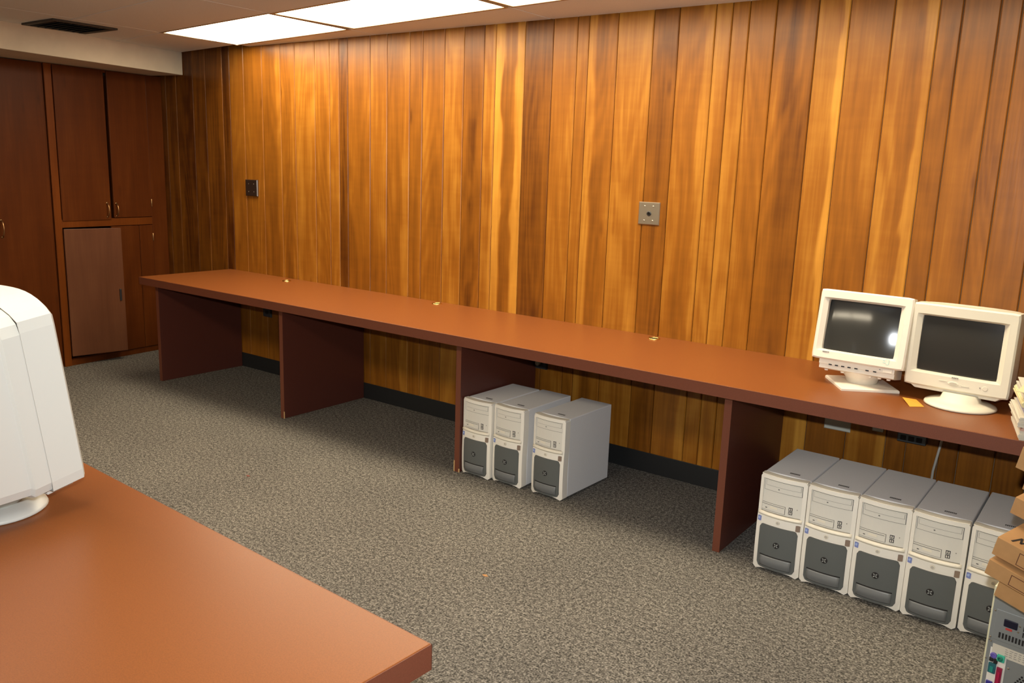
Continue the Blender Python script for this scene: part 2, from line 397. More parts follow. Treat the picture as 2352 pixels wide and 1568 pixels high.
# ------------------------------------------------------------ built-in cabinets on the left
CF_ = frame((-.845, 0), (.085, -1))
def cab_thing(name, label):
    t = thing(name, label, 'cabinet'); t.matrix_world = CF_; return t
D = -.44
c1 = cab_thing('storage_cabinet', 'dark wooden double cabinet with two upper doors beside the plank wall')
ZC = 2.176
obj('side_panel', box((D, .002, 0), (-.004, .022, ZC)), M_cab, c1); obj('side_panel', box((D, .885, 0), (-.004, .905, ZC)), M_cab, c1)
obj('back_panel', box((D, .022, .05), (D + .01, .885, ZC)), M_cab, c1)
obj('stile', box((-.004, .002, 0), (.012, .140, ZC)), M_cab, c1, bevel=.002)
obj('stile', box((-.004, .882, 0), (.012, .935, ZC)), M_cablt, c1, bevel=.002)['label'] = 'lighter orange-brown wooden stile'
obj('rail', box((-.004, .140, 1.030), (.012, .882, 1.088)), M_cablt, c1, bevel=.002)
obj('base_rail', box((-.004, .140, 0), (.008, .882, .045)), M_cab, c1, bevel=.002)
obj('top_rail', box((-.004, .140, ZC - .02), (.008, .882, ZC)), M_cab, c1)
obj('shelf', box((D + .01, .022, 1.03), (-.005, .882, 1.05)), M_cab, c1); obj('shelf', box((D + .01, .022, .5), (-.03, .882, .518)), M_cab, c1)
obj('bottom_shelf', box((D + .01, .022, .03), (-.005, .882, .05)), M_cab, c1)
def handle(par, y, z0, z1, M, x0=.0):
    pts = []; n = 8
    for k in range(n + 1):
        a = k / n; pts.append((x0 + .004 + .026 * math.sin(math.pi * a) ** .6, y, z0 + (z1 - z0) * a))
    bm = tube(pts, .0042, 8)
    for z in (z0, z1):
        lathe([(.008, 0), (.007, .004), (.003, .006)], 12, Matrix.Translation((x0, y, z)) @ Matrix.Rotation(math.pi / 2, 4, 'Y'), bm=bm)
    return obj('handle', bm, M, par, smooth=True)
def hinge(par, y, z, x0=.0):
    return obj('hinge', lathe([(.004, -.03), (.005, -.028), (.005, .028), (.004, .03)], 8, Matrix.Translation((x0 + .004, y, z))), M_abr, par, smooth=True)
d1 = obj('door', box((.002, .145, 1.092), (.020, .470, ZC - .006)), M_cab, c1, bevel=.002); handle(d1, .452, 1.105, 1.20, M_abr, .02); hinge(d1, .146, 1.20, .02);
d2 = obj('door', box((.002, .496, 1.078), (.020, .878, ZC - .006)), M_cab, c1, bevel=.002); handle(d2, .528, 1.10, 1.205, M_abr, .02)
d3 = obj('door', box((.002, .145, .048), (.018, .262, 1.026)), M_cab, c1, bevel=.002); 
bm = box((.002, .266, .048), (.018, .50, 1.026)); obj('plank', bm, M_cab, d3, bevel=.002); hinge(d3, .146, .93, .018)
hp = Matrix.Translation((.014, .880, 0)) @ Matrix.Rotation(math.radians(14.5), 4, 'Z')
d4 = obj('door', rot(box((0, -.400, .075), (.018, 0, 1.022)), hp), M_doorsheen, c1, bevel=.0015); d4['label'] = 'wooden door standing slightly open, flash sheen painted in as a greyer colour'
hh = obj('handle', rot(boxes([((.018, -.375, .47), (.030, -.362, .56))]), hp), M_black, d4, bevel=.003)
c2 = cab_thing('tall_cabinet', 'tall dark wooden cabinet door at the left edge with a brass handle')
obj('side_panel', box((D, .938, 0), (-.004, .956, ZC)), M_cab, c2); obj('side_panel', box((D, 1.62, 0), (-.004, 1.64, ZC)), M_cab, c2)
obj('back_panel', box((D, .956, 0), (D + .01, 1.62, ZC)), M_cab, c2); obj('plinth', box((-.03, .956, 0), (-.012, 1.62, .06)), M_cab, c2)
d5 = obj('door', box((-.004, .955, .05), (.014, 1.395, ZC - .004)), M_cab, c2, bevel=.002); handle(d5, 1.31, .985, 1.10, M_abr, .014)
obj('door', box((-.004, 1.400, .05), (.014, 1.64, ZC - .004)), M_cab, c2, bevel=.002)
for k in range(2):
    c3 = cab_thing('wall_cabinet', 'tall dark wooden cabinet out of frame, %s of two left of the visible ones' % ('nearer' if k else 'farther')) if False else None
obj('trim_2', box((-.44, 1.645, 0), (.0, 3.2, ZC)), M_cab, kind='structure').matrix_world = CF_

# ------------------------------------------------------------ long desk
dk = thing('long_desk', 'long brown laminate desk running along the plank wall', 'desk', (0, 0, 0))
DD, ZD, TH = .744, .740, .051
obj('desktop', box((0, -DD + .002, ZD - TH), (7.2, -.001, ZD)), M_lam, dk, bevel=.0015)
e = obj('edge_band', boxes([((-.0015, -DD, ZD - TH), (7.2, -DD + .002, ZD - .0015)), ((-.002, -DD, ZD - TH), (0, -.001, ZD - .0015))]), M_edge, dk); e['label'] = 'darker reddish edge band'
for x in (.0, 1.426, 2.836, 4.2745, 5.72, 7.16):
    yo = -DD + .069
    if x == 0: x = .085; 
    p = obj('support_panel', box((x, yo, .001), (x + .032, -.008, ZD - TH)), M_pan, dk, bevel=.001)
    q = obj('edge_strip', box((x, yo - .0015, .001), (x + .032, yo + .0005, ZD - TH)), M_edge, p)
# chipped corners low on the front edges
for x, h_, s in ((1.458, .045, 1), (2.836, .060, 0), (2.868, .02, 1)):
    par = [c for c in dk.children if c.name.startswith('support_panel')][1 if x < 2 else 2]
    obj('chipped_corner', box((x - .003, -DD + .066, .001), (x + .003, -DD + .070, h_)), M_chip, par)
def grommet(x, y, lab):
    g = thing('cable_grommet', lab, 'grommet', (x, y, ZD))
    bm = bmesh.new(); n = 28; pr = [(.031, 0), (.031, .003), (.027, .0055), (.023, .003), (.023, .0)]
    rings = [[Vector((r_ * math.cos(2 * math.pi * k / n), r_ * math.sin(2 * math.pi * k / n), z)) for k in range(n)] for r_, z in pr]
    loft(rings, False, bm); obj('ring', bm, M_brass, g, smooth=True)
    obj('cap', lathe([(.022, .0005), (.022, .002), (.005, .0025)], 24), M_black, g)
grommet(.802, -.115, 'brass cable grommet in the desk top nearest the cabinets')
grommet(2.162, -.072, 'brass cable grommet in the middle of the desk top')
grommet(3.636, -.075, 'brass cable grommet in the desk top nearest the monitors')

# ------------------------------------------------------------ wall plates
def screw(par, x, z, y, r_=.0035): return obj('screw', lathe([(r_, 0), (r_, .001), (r_ * .5, .0022)], 10, Matrix.Translation((x, y, z)) @ Matrix.Rotation(math.pi / 2, 4, 'X')), M_steel, par)
def plate(name, lab, x0, x1, z0, z1, m_=M_steel, t_=.006, cat='wall plate'):
    o = thing(name, lab, cat, ((x0 + x1) / 2, 0, (z0 + z1) / 2)); w_, h_ = (x1 - x0) / 2, (z1 - z0) / 2
    obj('plate', loft([[Vector((x * w_ * s, y, z * h_ * s)) for x, z in ((-1, -1), (1, -1), (1, 1), (-1, 1))] for s, y in ((1, 0), (1, -t_ * .5), (.94, -t_))]), m_, o)
    return o
p = plate('blank_wall_plate', 'small dark steel blank plate on the plank wall, left, above the desk', .224, .362, 1.302, 1.420, mat('dark_plate', (.13, .10, .08), .3, metal=.9), .012)
for sx in (-.03, .03):
    for sz in (-.028, .028): screw(p, sx, sz, -.012)
p = plate('jack_wall_plate', 'square steel plate with a round centre jack on the plank wall', 3.465, 3.583, 1.305, 1.419, M_steel, .007)
for sx in (-.024, .024):
    for sz in (-.036, .036): screw(p, sx, sz, -.007, .0042)
obj('jack', lathe([(.012, 0), (.012, .004), (.009, .006), (.007, .006), (.006, .001)], 20, Matrix.Translation((.002, -.006, 0)) @ Matrix.Rotation(math.pi / 2, 4, 'X')), M_black, p)
def outlet(lab, x0, x1, z0, z1, m_, t_, n=2, horiz=False, box_d=0):
    o = plate('outlet', lab, x0, x1, z0, z1, m_, t_, 'outlet')
    for k in range(n):
        off_ = (k - (n - 1) / 2) * .042
        cx, cz = (off_, 0) if horiz else (0, off_)
        rc = obj('receptacle', prism([(a, b) for a, b in rrect(cx, cz, .030, .028, .009)], 0, .003, Matrix.Translation((0, -t_ + .001, 0)) @ Matrix.Rotation(math.pi / 2, 4, 'X')), M_ivory if m_ is M_ivory else M_black, o)
        obj('slot', boxes([((cx - .007, -t_ - .0022, cz - .005), (cx - .005, -t_ - .001, cz + .006)), ((cx + .005, -t_ - .0022, cz - .005), (cx + .007, -t_ - .001, cz + .005))]), M_ink, rc)
    return o
outlet('dark steel outlet box under the desk left of the second support panel', .395, .483, .425, .54, M_dsteel, .014)
o = outlet('steel outlet box under the desk behind the three computer towers', 2.871, 2.945, .448, .56, M_dsteel, .02)
obj('plug', lathe([(.014, 0), (.014, .018), (.007, .024)], 14, Matrix.Translation((-.012, -.02, -.02)) @ Matrix.Rotation(math.pi / 2, 4, 'X')), M_ivory, o)
outlet('ivory double outlet under the desk above the row of five towers', 4.495, 4.612, .437, .55, M_ivory, .006, 2, True)
p = thing('junction_box', 'small beige junction box on the wall under the desk right of the ivory outlet', 'junction box', (4.73, 0, .49))
obj('body', box((-.023, -.02, -.018), (.023, 0, .02)), M_ivory, p, bevel=.003); obj('cover', box((-.019, -.023, -.014), (.019, -.02, .016)), M_ivory, p, bevel=.001)
p = thing('power_strip', 'dark metal power strip on the wall under the desk near the hanging cable', 'power strip', (4.875, 0, .475))
obj('body', box((-.058, -.04, -.02), (.058, 0, .02)), M_dsteel, p, bevel=.003)
for k in range(3): obj('socket', box((-.045 + k * .032, -.043, -.011), (-.022 + k * .032, -.04, .011)), M_ink, p, bevel=.002)
bm = tube([(5.03, -.04, .688), (5.015, -.05, .60), (4.995, -.06, .50), (4.985, -.06, .42), (4.977, -.055, .36), (4.975, -.05, .28), (4.98, -.05, .15), (5.0, -.06, .01)], .0055, 8)
tag(obj('hanging_cable', bm, M_cable, smooth=True), 'pale grey cable hanging below the desk behind the five towers', 'cable')

# ------------------------------------------------------------ computer towers
TW, THt, TD = .186, .403, .400
def build_tower(label, group):
    t = thing('computer_tower', label, 'computer', group=group)
    W2 = TW / 2
    bow = lambda x: -.016 * (1 - (x / W2) ** 2)
    yf = lambda x, z: bow(x) - .010
    zz = lambda t_: THt * (1 - t_)                      # t measured down from the top
    bm = box((-W2 + .001, .028, .008), (W2 - .001, TD, THt - .001)); obj('case', bm, M_case, t, bevel=.004)
    # front bezel: frame round a recessed bay, and a lower body
    bm = bmesh.new()
    rc = lambda x: .010 * max(0, (abs(x) - W2 + .010) / .010) ** 2
    top = lambda x: THt - rc(x)
    arch = lambda x: .013 * max(0.0, 1 - (abs(x) / (W2 * .82)) ** 6) + rc(x)
    bayL, bayR = -W2 + .013, W2 - .015
    strip(bm, -W2, bayL, lambda x: zz(.38), top, yf, .04, 3)
    strip(bm, bayR, W2, lambda x: zz(.38), top, yf, .04, 3)
    strip(bm, bayL, bayR, lambda x: zz(.038), top, yf, .04, 14)
    strip(bm, -W2, W2, arch, lambda x: zz(.38), lambda x, z: bow(x) - .010 - .006 * math.sin(math.pi * min(1, max(0, (z) / zz(.38)))) ** .5, .04, 16, None, 6)
    bez = obj('bezel', bm, M_bez, t, smooth=False)
    # cream top cap
    bm = bmesh.new(); strip(bm, -W2 + .002, W2 - .002, lambda x: THt - .003, lambda x: THt + .0012, lambda x, z: bow(x) - .007, .030, 14); obj('top_cap', bm, M_lip, t)
    bm = bmesh.new(); strip(bm, bayL - .001, bayR + .001, lambda x: zz(.38), lambda x: zz(.038), lambda x, z: bow(x) * .8 - .003, .02, 10); bay = obj('bay_panel', bm, M_drv, t)
    def onbay(x0, x1, ta, tb, off_, th_=.004, n=8):
        bm = bmesh.new(); strip(bm, x0, x1, lambda x: zz(tb), lambda x: zz(ta), lambda x, z: bow(x) * .8 - .003 - off_, th_, n); return bm
    SX = lambda s: -W2 + TW * s
    obj('gap', onbay(SX(.092), SX(.905), .048, .158, .0008, .002), M_gap, t)
    dr = obj('optical_drive', onbay(SX(.10), SX(.895), .050, .154, .002), M_drv, t)
    obj('gap', onbay(SX(.125), SX(.875), .058, .107, .0023, .001), M_gap, dr)
    tr = obj('tray', onbay(SX(.13), SX(.87), .058, .104, .0034, .002), M_drv, dr)
    obj('eject_button', onbay(SX(.40), SX(.43), .122, .130, .003, .002, 2), M_gap, dr)
    obj('gap', onbay(SX(.04), SX(.585), .288, .368, .0008, .002), M_gap, t)
    fd = obj('floppy_drive', onbay(SX(.048), SX(.577), .291, .364, .0022), M_drv, t)
    obj('slot', onbay(SX(.07), SX(.56), .303, .307, .0028, .002), M_gap, fd)
    obj('flap', onbay(SX(.25), SX(.42), .318, .338, .0035, .002), M_lip, fd)
    obj('eject_button', onbay(SX(.15), SX(.19), .338, .346, .0032, .002, 2), M_gap, fd)
    for a_ in (.283, .322):
        up_ = obj('usb_port', onbay(SX(.655), SX(.735), a_, a_ + .033, .0010, .002, 2), M_ink, t)
        obj('tongue', onbay(SX(.668), SX(.688), a_ + .006, a_ + .027, .0018, .001, 2), M_drv, up_); obj('tongue', onbay(SX(.702), SX(.722), a_ + .006, a_ + .027, .0018, .001, 2), M_drv, up_)
    obj('status_light', onbay(SX(.82), SX(.835), .29, .296, .001, .002, 2), M_gap, t)
    # cream ledge under the bay
    bm = bmesh.new()
    strip(bm, -W2 + .004, W2 - .008, lambda x: zz(.422) , lambda x: zz(.380), lambda x, z: bow(x) * 1.05 - .010 - .0085 * math.sin(math.pi * (z - zz(.422)) / (zz(.380) - zz(.422) + 1e-6)) - .001, .015, 14, None, 5)
    obj('ledge', bm, M_lip, t, smooth=True)
    # surfaces on the lower body
    yb = lambda x, z: bow(x) - .010 - .006 * math.sin(math.pi * min(1, max(0, z / zz(.38)))) ** .5
    def rr_strip(x0, x1, z0, z1, r_, off_, th_=.004, n=22, bowz=0, nz=4):
        def lo(x):
            d = min(x - x0, x1 - x); c = r_ - math.sqrt(max(0, r_ * r_ - max(0, r_ - d) ** 2)) if d < r_ else 0
            return z0 + c - bowz * (1 - ((x - (x0 + x1) / 2) / ((x1 - x0) / 2)) ** 2)
        def hi(x):
            d = min(x - x0, x1 - x); c = r_ - math.sqrt(max(0, r_ * r_ - max(0, r_ - d) ** 2)) if d < r_ else 0
            return z1 - c - 0.0005
        bm = bmesh.new(); strip(bm, x0, x1, lo, lambda x: max(hi(x), lo(x) + .0005), lambda x, z: yb(x, z) - off_, th_, n, None, nz); return bm
    obj('rim', rr_strip(SX(.088), SX(.912), zz(.958) , zz(.502), .016, .0009, .003, bowz=.004), M_gap, t)
    dp = obj('dark_panel', rr_strip(SX(.095), SX(.905), zz(.952), zz(.507), .015, .002, bowz=.004), M_dark, t)
    # scooped finger grip
    bm = bmesh.new(); sx0, sx1, sz0, sz1 = SX(.16), SX(.83), zz(.935), zz(.835)
    strip(bm, sx0, sx1, lambda x: sz0 - .003 * (1 - (x / W2) ** 2), lambda x: sz1 + .002 * (1 - (x / W2) ** 2), lambda x, z: yb(x, z) - .0026 - .005 * math.sin(math.pi * min(1, max(0, (z - sz0) / (sz1 - sz0))) ) , .004, 12, None, 8)
    obj('grip', bm, M_scoop, dp, smooth=True)
    bm = bmesh.new(); strip(bm, sx0 - .002, sx1 + .002, lambda x: sz1 + .002, lambda x: sz1 + .0065, lambda x, z: yb(x, z) - .0026, .002, 12); obj('grip_shadow_slot', bm, M_ink, dp)
    # round emblem: dark disc with a puzzle of pale strokes
    lz = zz(.69); T = lambda x, z, o_=.0024: Matrix.Translation((x, yb(x, z) - o_, z)) @ Matrix.Rotation(math.pi / 2, 4, 'X')
    em = obj('emblem', lathe([(.0128, 0), (.0128, .001), (.012, .0016)], 24, T(0, lz)), M_ink, t)
    tt = T(0, lz, .0044) @ Matrix.Scale(1.25, 4)
    mb = bmesh.new()
    for a0 in (20, 110, 200, 290):
        ca, sa = math.cos(math.radians(a0)), math.sin(math.radians(a0))
        q = [(.0012, .0008), (.0048, .0004), (.0072, .0026), (.0060, .0046), (.0040, .0028), (.0020, .0034)]
        prism([(x * ca - y * sa, x * sa + y * ca) for x, y in q], 0, .0006, tt, mb)
    obj('emblem_mark', mb, mat('emblem_grey', (.34, .35, .34), .4), em)
    bt = obj('power_button', lathe([(.0085, 0), (.0085, .0015), (.0078, .003), (.006, .0032), (.0045, .002), (.0, .0018)][:5], 20, T(SX(.48), zz(.458), .0)), M_lip, t, smooth=True)
    obj('button_ring', lathe([(.0055, 0), (.0055, .0005)], 20, T(SX(.48), zz(.458), .0028)), mat('button_ring_grey', (.48, .44, .38), .4), bt)
    s1 = obj('blue_sticker', rr_strip(SX(.02), SX(.10), zz(.488), zz(.435), .001, .0012, .002, 3), M_blue, t); s1['label'] = 'small square blue sticker'
    obj('sticker_mark', lathe([(.0048, 0), (.0048, .0004)], 14, Matrix.Translation((SX(.063), yb(SX(.06), zz(.46)) - .0016, zz(.458))) @ Matrix.Rotation(math.pi / 2, 4, 'X'), 1.2), M_lblue, s1)
    s2 = obj('foil_sticker', rr_strip(SX(.855), SX(.945), zz(.502), zz(.438), .001, .0022, .002, 3), M_holo, t); s2['label'] = 'small dull foil licence sticker'
    # lettered badge printed on top
    bm = bmesh.new()
    for k in range(7): bx(bm, (-.004 + k * .0058, .058, THt - .001), (.0005 + k * .0058, .068, THt + .0008)); 
    obj('lettering', bm, mat('badge_print', (.13, .12, .11), .5), t)
    # rear vents
    obj('rear_panel', box((-W2 + .006, TD - .001, .012), (W2 - .006, TD + .002, THt - .008)), M_metal, t)
    return t
tw0 = build_tower('white computer tower under the desk against the support panel, left of three', 'white computer towers under the desk')
G = 'white computer towers under the desk'
YA = -.642; YB = -.690
tw0.location = (2.966, YA - .004, 0)
tw0.rotation_euler = (0, 0, -.02)
for (x, y, rz, lab) in [
    (3.158, YA + .008, -.02, 'white computer tower in the middle of the three beside the support panel'),
    (3.399, YA + .012, -.03, 'white computer tower standing a little apart, rightmost of the three'),
    (4.556, YB + .002, -.01, 'white computer tower leftmost of the row of five on the right'),
    (4.746, YB - .002, -.01, 'white computer tower second from left in the row of five'),
    (4.934, YB - .004, -.01, 'white computer tower in the middle of the row of five, in front of the cable'),
    (5.122, YB - .010, -.01, 'white computer tower second from right in the row of five'),
    (5.313, YB - .004, -.01, 'white computer tower at the right end of the five, half hidden by cardboard cartons')]:
    dup(tw0, (x, y, 0), rz, lab, G)

# ------------------------------------------------------------ CRT monitors
def build_crt(name, label, loc, yaw, tilt, piv, W, Hh, open_, rim, depth, m_, mg, kind, group=None):
    """loc = base centre on the desk, piv = front bottom centre (local, before yaw); front faces -y"""
    t = thing(name, label, 'monitor', loc, yaw, group)
    HM = Matrix.Translation(piv) @ Matrix.Rotation(-tilt, 4, 'X')
    x0, x1, z0, z1 = open_
    dome = .043 if kind == 3 else .0
    bulge = .012 if kind == 3 else .004
    yf = lambda x: -bulge * (1 - (2 * x / W) ** 2)
    bm = bmesh.new(); n = 16
    # rings of the bezel as closed loops: outer rim back, outer front, inner front, inner recessed
    def loop(a0, a1, b0, b1, y, r_, dm=0, bf=0):
        pts = []
        segs = []
        for k in range(n): segs.append((a0 + (a1 - a0) * k / n, b0))
        for k in range(n): segs.append((a1, b0 + (b1 - b0) * k / n))
        for k in range(n): segs.append((a1 + (a0 - a1) * k / n, b1))
        for k in range(n): segs.append((a0, b1 + (b0 - b1) * k / n))
        cx, cz = (a0 + a1) / 2, (b0 + b1) / 2; hw, hh = (a1 - a0) / 2, (b1 - b0) / 2
        for x, z in segs:
            dx, dz = x - cx, z - cz
            ex, ez = max(0, abs(dx) - (hw - r_)), max(0, abs(dz) - (hh - r_))
            L_ = math.hypot(ex, ez)
            if L_ > r_ > 0 and ex > 1e-6 and ez > 1e-6:
                dx = math.copysign(hw - r_ + ex / L_ * r_, dx) ; dz = math.copysign(hh - r_ + ez / L_ * r_, dz)
            zq = cz + dz + (dm * (1 - abs(dx / hw) ** 3.2) * (dz / hh) if dz > 0 else 0)
            pts.append(HM @ Vector((cx + dx, y + bf * yf(cx + dx), zq)))
        return pts
    H2 = Hh
    L1 = loop(-W / 2, W / 2, 0, H2, rim, .008, dome, 0); L2 = loop(-W / 2, W / 2, 0, H2, .006, .008, dome, 1); L2b = loop(-W / 2 + .006, W / 2 - .006, .006, H2 - .006, 0, .006, dome, 1)
    L3 = loop(x0 - .018, x1 + .018, z0 - .007, z1 + .007, .001, .005, 0, 1); L4 = loop(x0, x1, z0, z1, .015, .004, 0, 1); L5 = loop(x0, x1, z0, z1, .035, .004)
    loft([L1, L2, L2b, L3, L4, L5], False, bm)
    bez = obj('front_bezel', bm, m_, t)
    # glass
    bm = bmesh.new(); nn = 12; V = []
    cxg, czg = (x0 + x1) / 2, (z0 + z1) / 2
    for j in range(nn + 1):
        row = []
        for i in range(nn + 1):
            x = x0 - .003 + (x1 - x0 + .006) * i / nn; z = z0 - .003 + (z1 - z0 + .006) * j / nn
            u_ = (x - cxg) / ((x1 - x0) / 2); q_ = (z - czg) / ((z1 - z0) / 2)
            row.append(bm.verts.new(HM @ Vector((x, .014 + {1: .019, 2: .005, 3: .014}[kind] * u_ * u_ + .006 * q_ * q_ + (.055 * (z - czg) if kind == 1 else 0), z))))
        V.append(row)
    for j in range(nn):
        for i in range(nn): bm.faces.new([V[j][i], V[j][i + 1], V[j + 1][i + 1], V[j + 1][i]])
    obj('screen', bm, mg, t, smooth=True)
    # rear housing
    rings = []
    prof = [(.0, .985, .0), (.035, .985, .0), (.05, .95, .0), (depth * .5, .86, .02), (depth * .8, .66, .05), (depth - rim, .60, .06)]
    if kind == 3: prof = [(.0, .995, 0), (.040, .995, 0), (.044, .955, .0), (depth * .45, .90, .01), (depth * .75, .70, .04), (depth - rim, .60, .05)]
    for dy, s, lift in prof:
        hw = W / 2 * s
        rings.append(loop(-hw, hw, lift + (1 - s) * .12, H2 * (1 - (1 - s) * .55) - .002, rim + dy, .02 * s, dome * s if kind == 3 else .006, 0))
    bm = bmesh.new(); loft(rings, True, bm); hs = obj('rear_housing', bm, m_, t)
    obj('seam', loft([loop(-W / 2 + .0005, W / 2 - .0005, .0005, H2 - .0005, rim - .0006, .008, dome), loop(-W / 2 + .0005, W / 2 - .0005, .0005, H2 - .0005, rim + .0006, .008, dome)], False), mat('seam_shadow', (.40, .37, .31), .6), hs)
    for k in range(9):
        yy = rim + .07 + k * .016
        if yy < depth * .75: obj('vent_slot', boxes([((-W * .28, yy, H2 * .955 - k * .0016), (W * .28, yy + .005, H2 * .985 - k * .001))], HM), M_ink, hs) if kind == 1 else None
    return t, HM
def btn(par, HM, x, z, r_, y, m_, name='button', sx=1):
    return obj(name, lathe([(r_, 0), (r_, .002), (r_ * .8, .003)], 16, HM @ Matrix.Translation((x, y, z)) @ Matrix.Rotation(math.pi / 2, 4, 'X'), sx), m_, par, smooth=False)

# monitor 1: square swivel plate, stepped control strip under the bezel
Bx, By = 4.711, -.330
yaw1 = -.04
def loc_of(px, py, bx_, by_, yaw):
    d = Vector((px - bx_, py - by_)); c, s = math.cos(-yaw), math.sin(-yaw); return (d.x * c - d.y * s, d.x * s + d.y * c)
lx, ly = loc_of(4.704, -.430, Bx, By, yaw1)
t1, HM = build_crt('crt_monitor', 'cream tube monitor on a square swivel plate, left one on the desk', (Bx, By, ZD), yaw1, .163, Vector((lx, ly, .845 - ZD)), .357, .2846, (-.146, .1335, .040, .2446), .05, .36, M_crt, M_glass, 1)
cs = obj('control_strip', loft([[HM @ Vector((x, y, z)) for x, y, z in ((-.146, a, zt), (.146, a, zt), (.146, .13, zt), (-.146, .13, zt))] for a, zt in ((.010, .002), (.010, -.018), (.018, -.019), (.018, -.036), (.03, -.040))]), M_crt, t1)
for k, x in enumerate((-.100, -.075, -.050, -.025, .002, .045, .074)):
    obj('slot', box((x - .006, .0085, -.0215), (x + .006, .012, -.0165), HM), M_ink, cs)
obj('power_button', box((.105, .005, -.016), (.138, .012, -.001), HM), M_crt, cs, bevel=.001)
obj('indicator_light', box((.090, .006, -.008), (.094, .012, -.005), HM), M_grey, cs)
for x in (-.125, -.06, .05, .085, .12): obj('foot', lathe([(.007, 0), (.008, .008), (.004, .010)], 12, HM @ Matrix.Translation((x, .05, -.047))), M_crt, cs)
obj('lettering', boxes([((-.135 + k * .0045, -.0035, .028), (-.132 + k * .0045, -.001, .0325)) for k in range(6)], HM), M_grey, t1)
e1 = obj('energy_mark', boxes([((.100, -.0028, .022), (.112, -.0012, .024)), ((.100, -.0028, .030), (.108, -.0012, .032)), ((.112, -.0028, .016), (.122, -.0012, .0175)), ((.122, -.0026, .017), (.1235, -.001, .038)), ((.110, -.0028, .036), (.120, -.0012, .038))], HM), M_teal, t1); e1['label'] = 'small teal printed mark'
obj('swivel_neck', lathe([(.052, .012), (.060, .018), (.064, .034), (.070, .040), (.082, .060), (.092, .078)], 32, Matrix.Translation((0, .0, 0))), M_crt, t1, smooth=True)
br = math.atan2(-.499 + .307, 4.687 - 4.566) + math.radians(0) - yaw1
obj('swivel_plate', loft([[Matrix.Rotation(br, 4, 'Z') @ Vector((sx * .1125 * s, sy * .1125 * s, z)) for sx, sy in ((-1, -1), (1, -1), (1, 1), (-1, 1))] for s, z in ((1, .0), (1, .008), (.96, .012), (.55, .016))]), M_crt, t1)

# monitor 2: oval foot
Bx, By = 5.086, -.395; yaw2 = -.086
lx, ly = loc_of(5.0624, -.4007 - .02, Bx, By, yaw2)
t2, HM = build_crt('crt_monitor', 'beige tube monitor on a round foot, right one on the desk beside the papers', (Bx, By, ZD), yaw2, .0386, Vector((lx, ly, .797 - ZD)), .362, .317, (-.146, .133, .058, .271), .075, .35, M_crt2, M_glass2, 2)
cs = obj('lower_strip', loft([[HM @ Vector((x, y, z)) for x, y, z in ((-.162 + .02 * (zt < -.01), a, zt), (.158 - .02 * (zt < -.01), a, zt), (.15, .12, zt), (-.15, .12, zt))] for a, zt in ((.014, .002), (.014, -.012), (.03, -.016))]), M_crt2, t2)
btn(t2, HM, .103, .030, .0095, -.001, M_crt2, 'power_button'); btn(t2, HM, .086, .030, .0022, -.002, M_grey, 'indicator_light')
bz = obj('control_wheel', lathe([(.015, 0), (.015, .0015), (.012, .003), (.005, .002)], 20, HM @ Matrix.Translation((-.004, -.003, .028)) @ Matrix.Rotation(math.pi / 2, 4, 'X'), 1.3, .55), M_crt2, t2)
obj('wheel_ridge', boxes([((-.055, -.0055, .033), (-.026, -.003, .035)), ((-.032, -.0055, .026), (-.025, -.003, .030)), ((.016, -.0055, .022), (.024, -.003, .030)), ((.024, -.0055, .025), (.050, -.003, .027))], HM), M_crt2, bz)
obj('wheel_ring', lathe([(.0105, 0), (.0105, .0006)], 20, HM @ Matrix.Translation((-.004, -.006, .028)) @ Matrix.Rotation(math.pi / 2, 4, 'X'), 1.25, .55), mat('wheel_groove', (.50, .46, .37), .5), bz)
obj('lettering', boxes([((-.012 + k * .006, -.0055, .049), (-.008 + k * .006, -.003, .0535)) for k in range(4)], HM), M_grey, t2)
obj('round_foot', lathe([(.118, 0), (.125, .004), (.122, .010), (.100, .018), (.070, .026), (.062, .05)], 40, None, 1.0, 1.0), M_crt2, t2, smooth=True)
# ------------------------------------------------------------ note, papers
nt = obj('sticky_note', loft([[Vector((4.897, -.462, z + .010)), Vector((4.943, -.550, z)), Vector((4.985, -.512, z)), Vector((4.940, -.427, z + .002))] for z in (ZD + .0005, ZD + .0012)]), M_note)
tag(nt, 'orange sticky note lying on the desk between the two monitors', 'note')
ps = []
z = ZD
pal = [M_paper, M_paper, M_papp, M_paper, M_paper, M_papb, M_papp, M_paper, M_papp, M_paper, M_papy, M_paper, M_paper, M_paper]
hts = [.022, .010, .012, .034, .004, .003, .012, .004, .004, .006, .018, .014, .012, .003]
offs = [0, .003, .004, -.006, .004, .008, .018, .012, .006, .004, -.004, .004, .008, .0]
st = thing('paper_stack', 'tall uneven stack of papers and folders at the right end of the desk', 'papers', (5.316, -.745, ZD), math.radians(10))
zz_ = 0
for k, (pm, h_, of) in enumerate(zip(pal, hts, offs)):
    nsh = max(1, int(h_ / .004))
    for q in range(nsh):
        jx = R.uniform(-.003, .003); hh_ = h_ / nsh
        a_ = math.radians(R.uniform(-2, 2))
        obj('sheet_bundle', box((0, 0, .0003), (.216, .28, hh_), Matrix.Translation((of + jx, R.uniform(0, .005), zz_)) @ Matrix.Rotation(a_, 4, 'Z')), pm, st)
        zz_ += hh_
tp = obj('top_sheet', box((-.028, .010, .001), (.20, .25, .003), Matrix.Translation((0, 0, zz_)) @ Matrix.Rotation(math.radians(-14), 4, 'Z') ), M_papy, st); tp['label'] = 'yellow sheet sticking out on top'

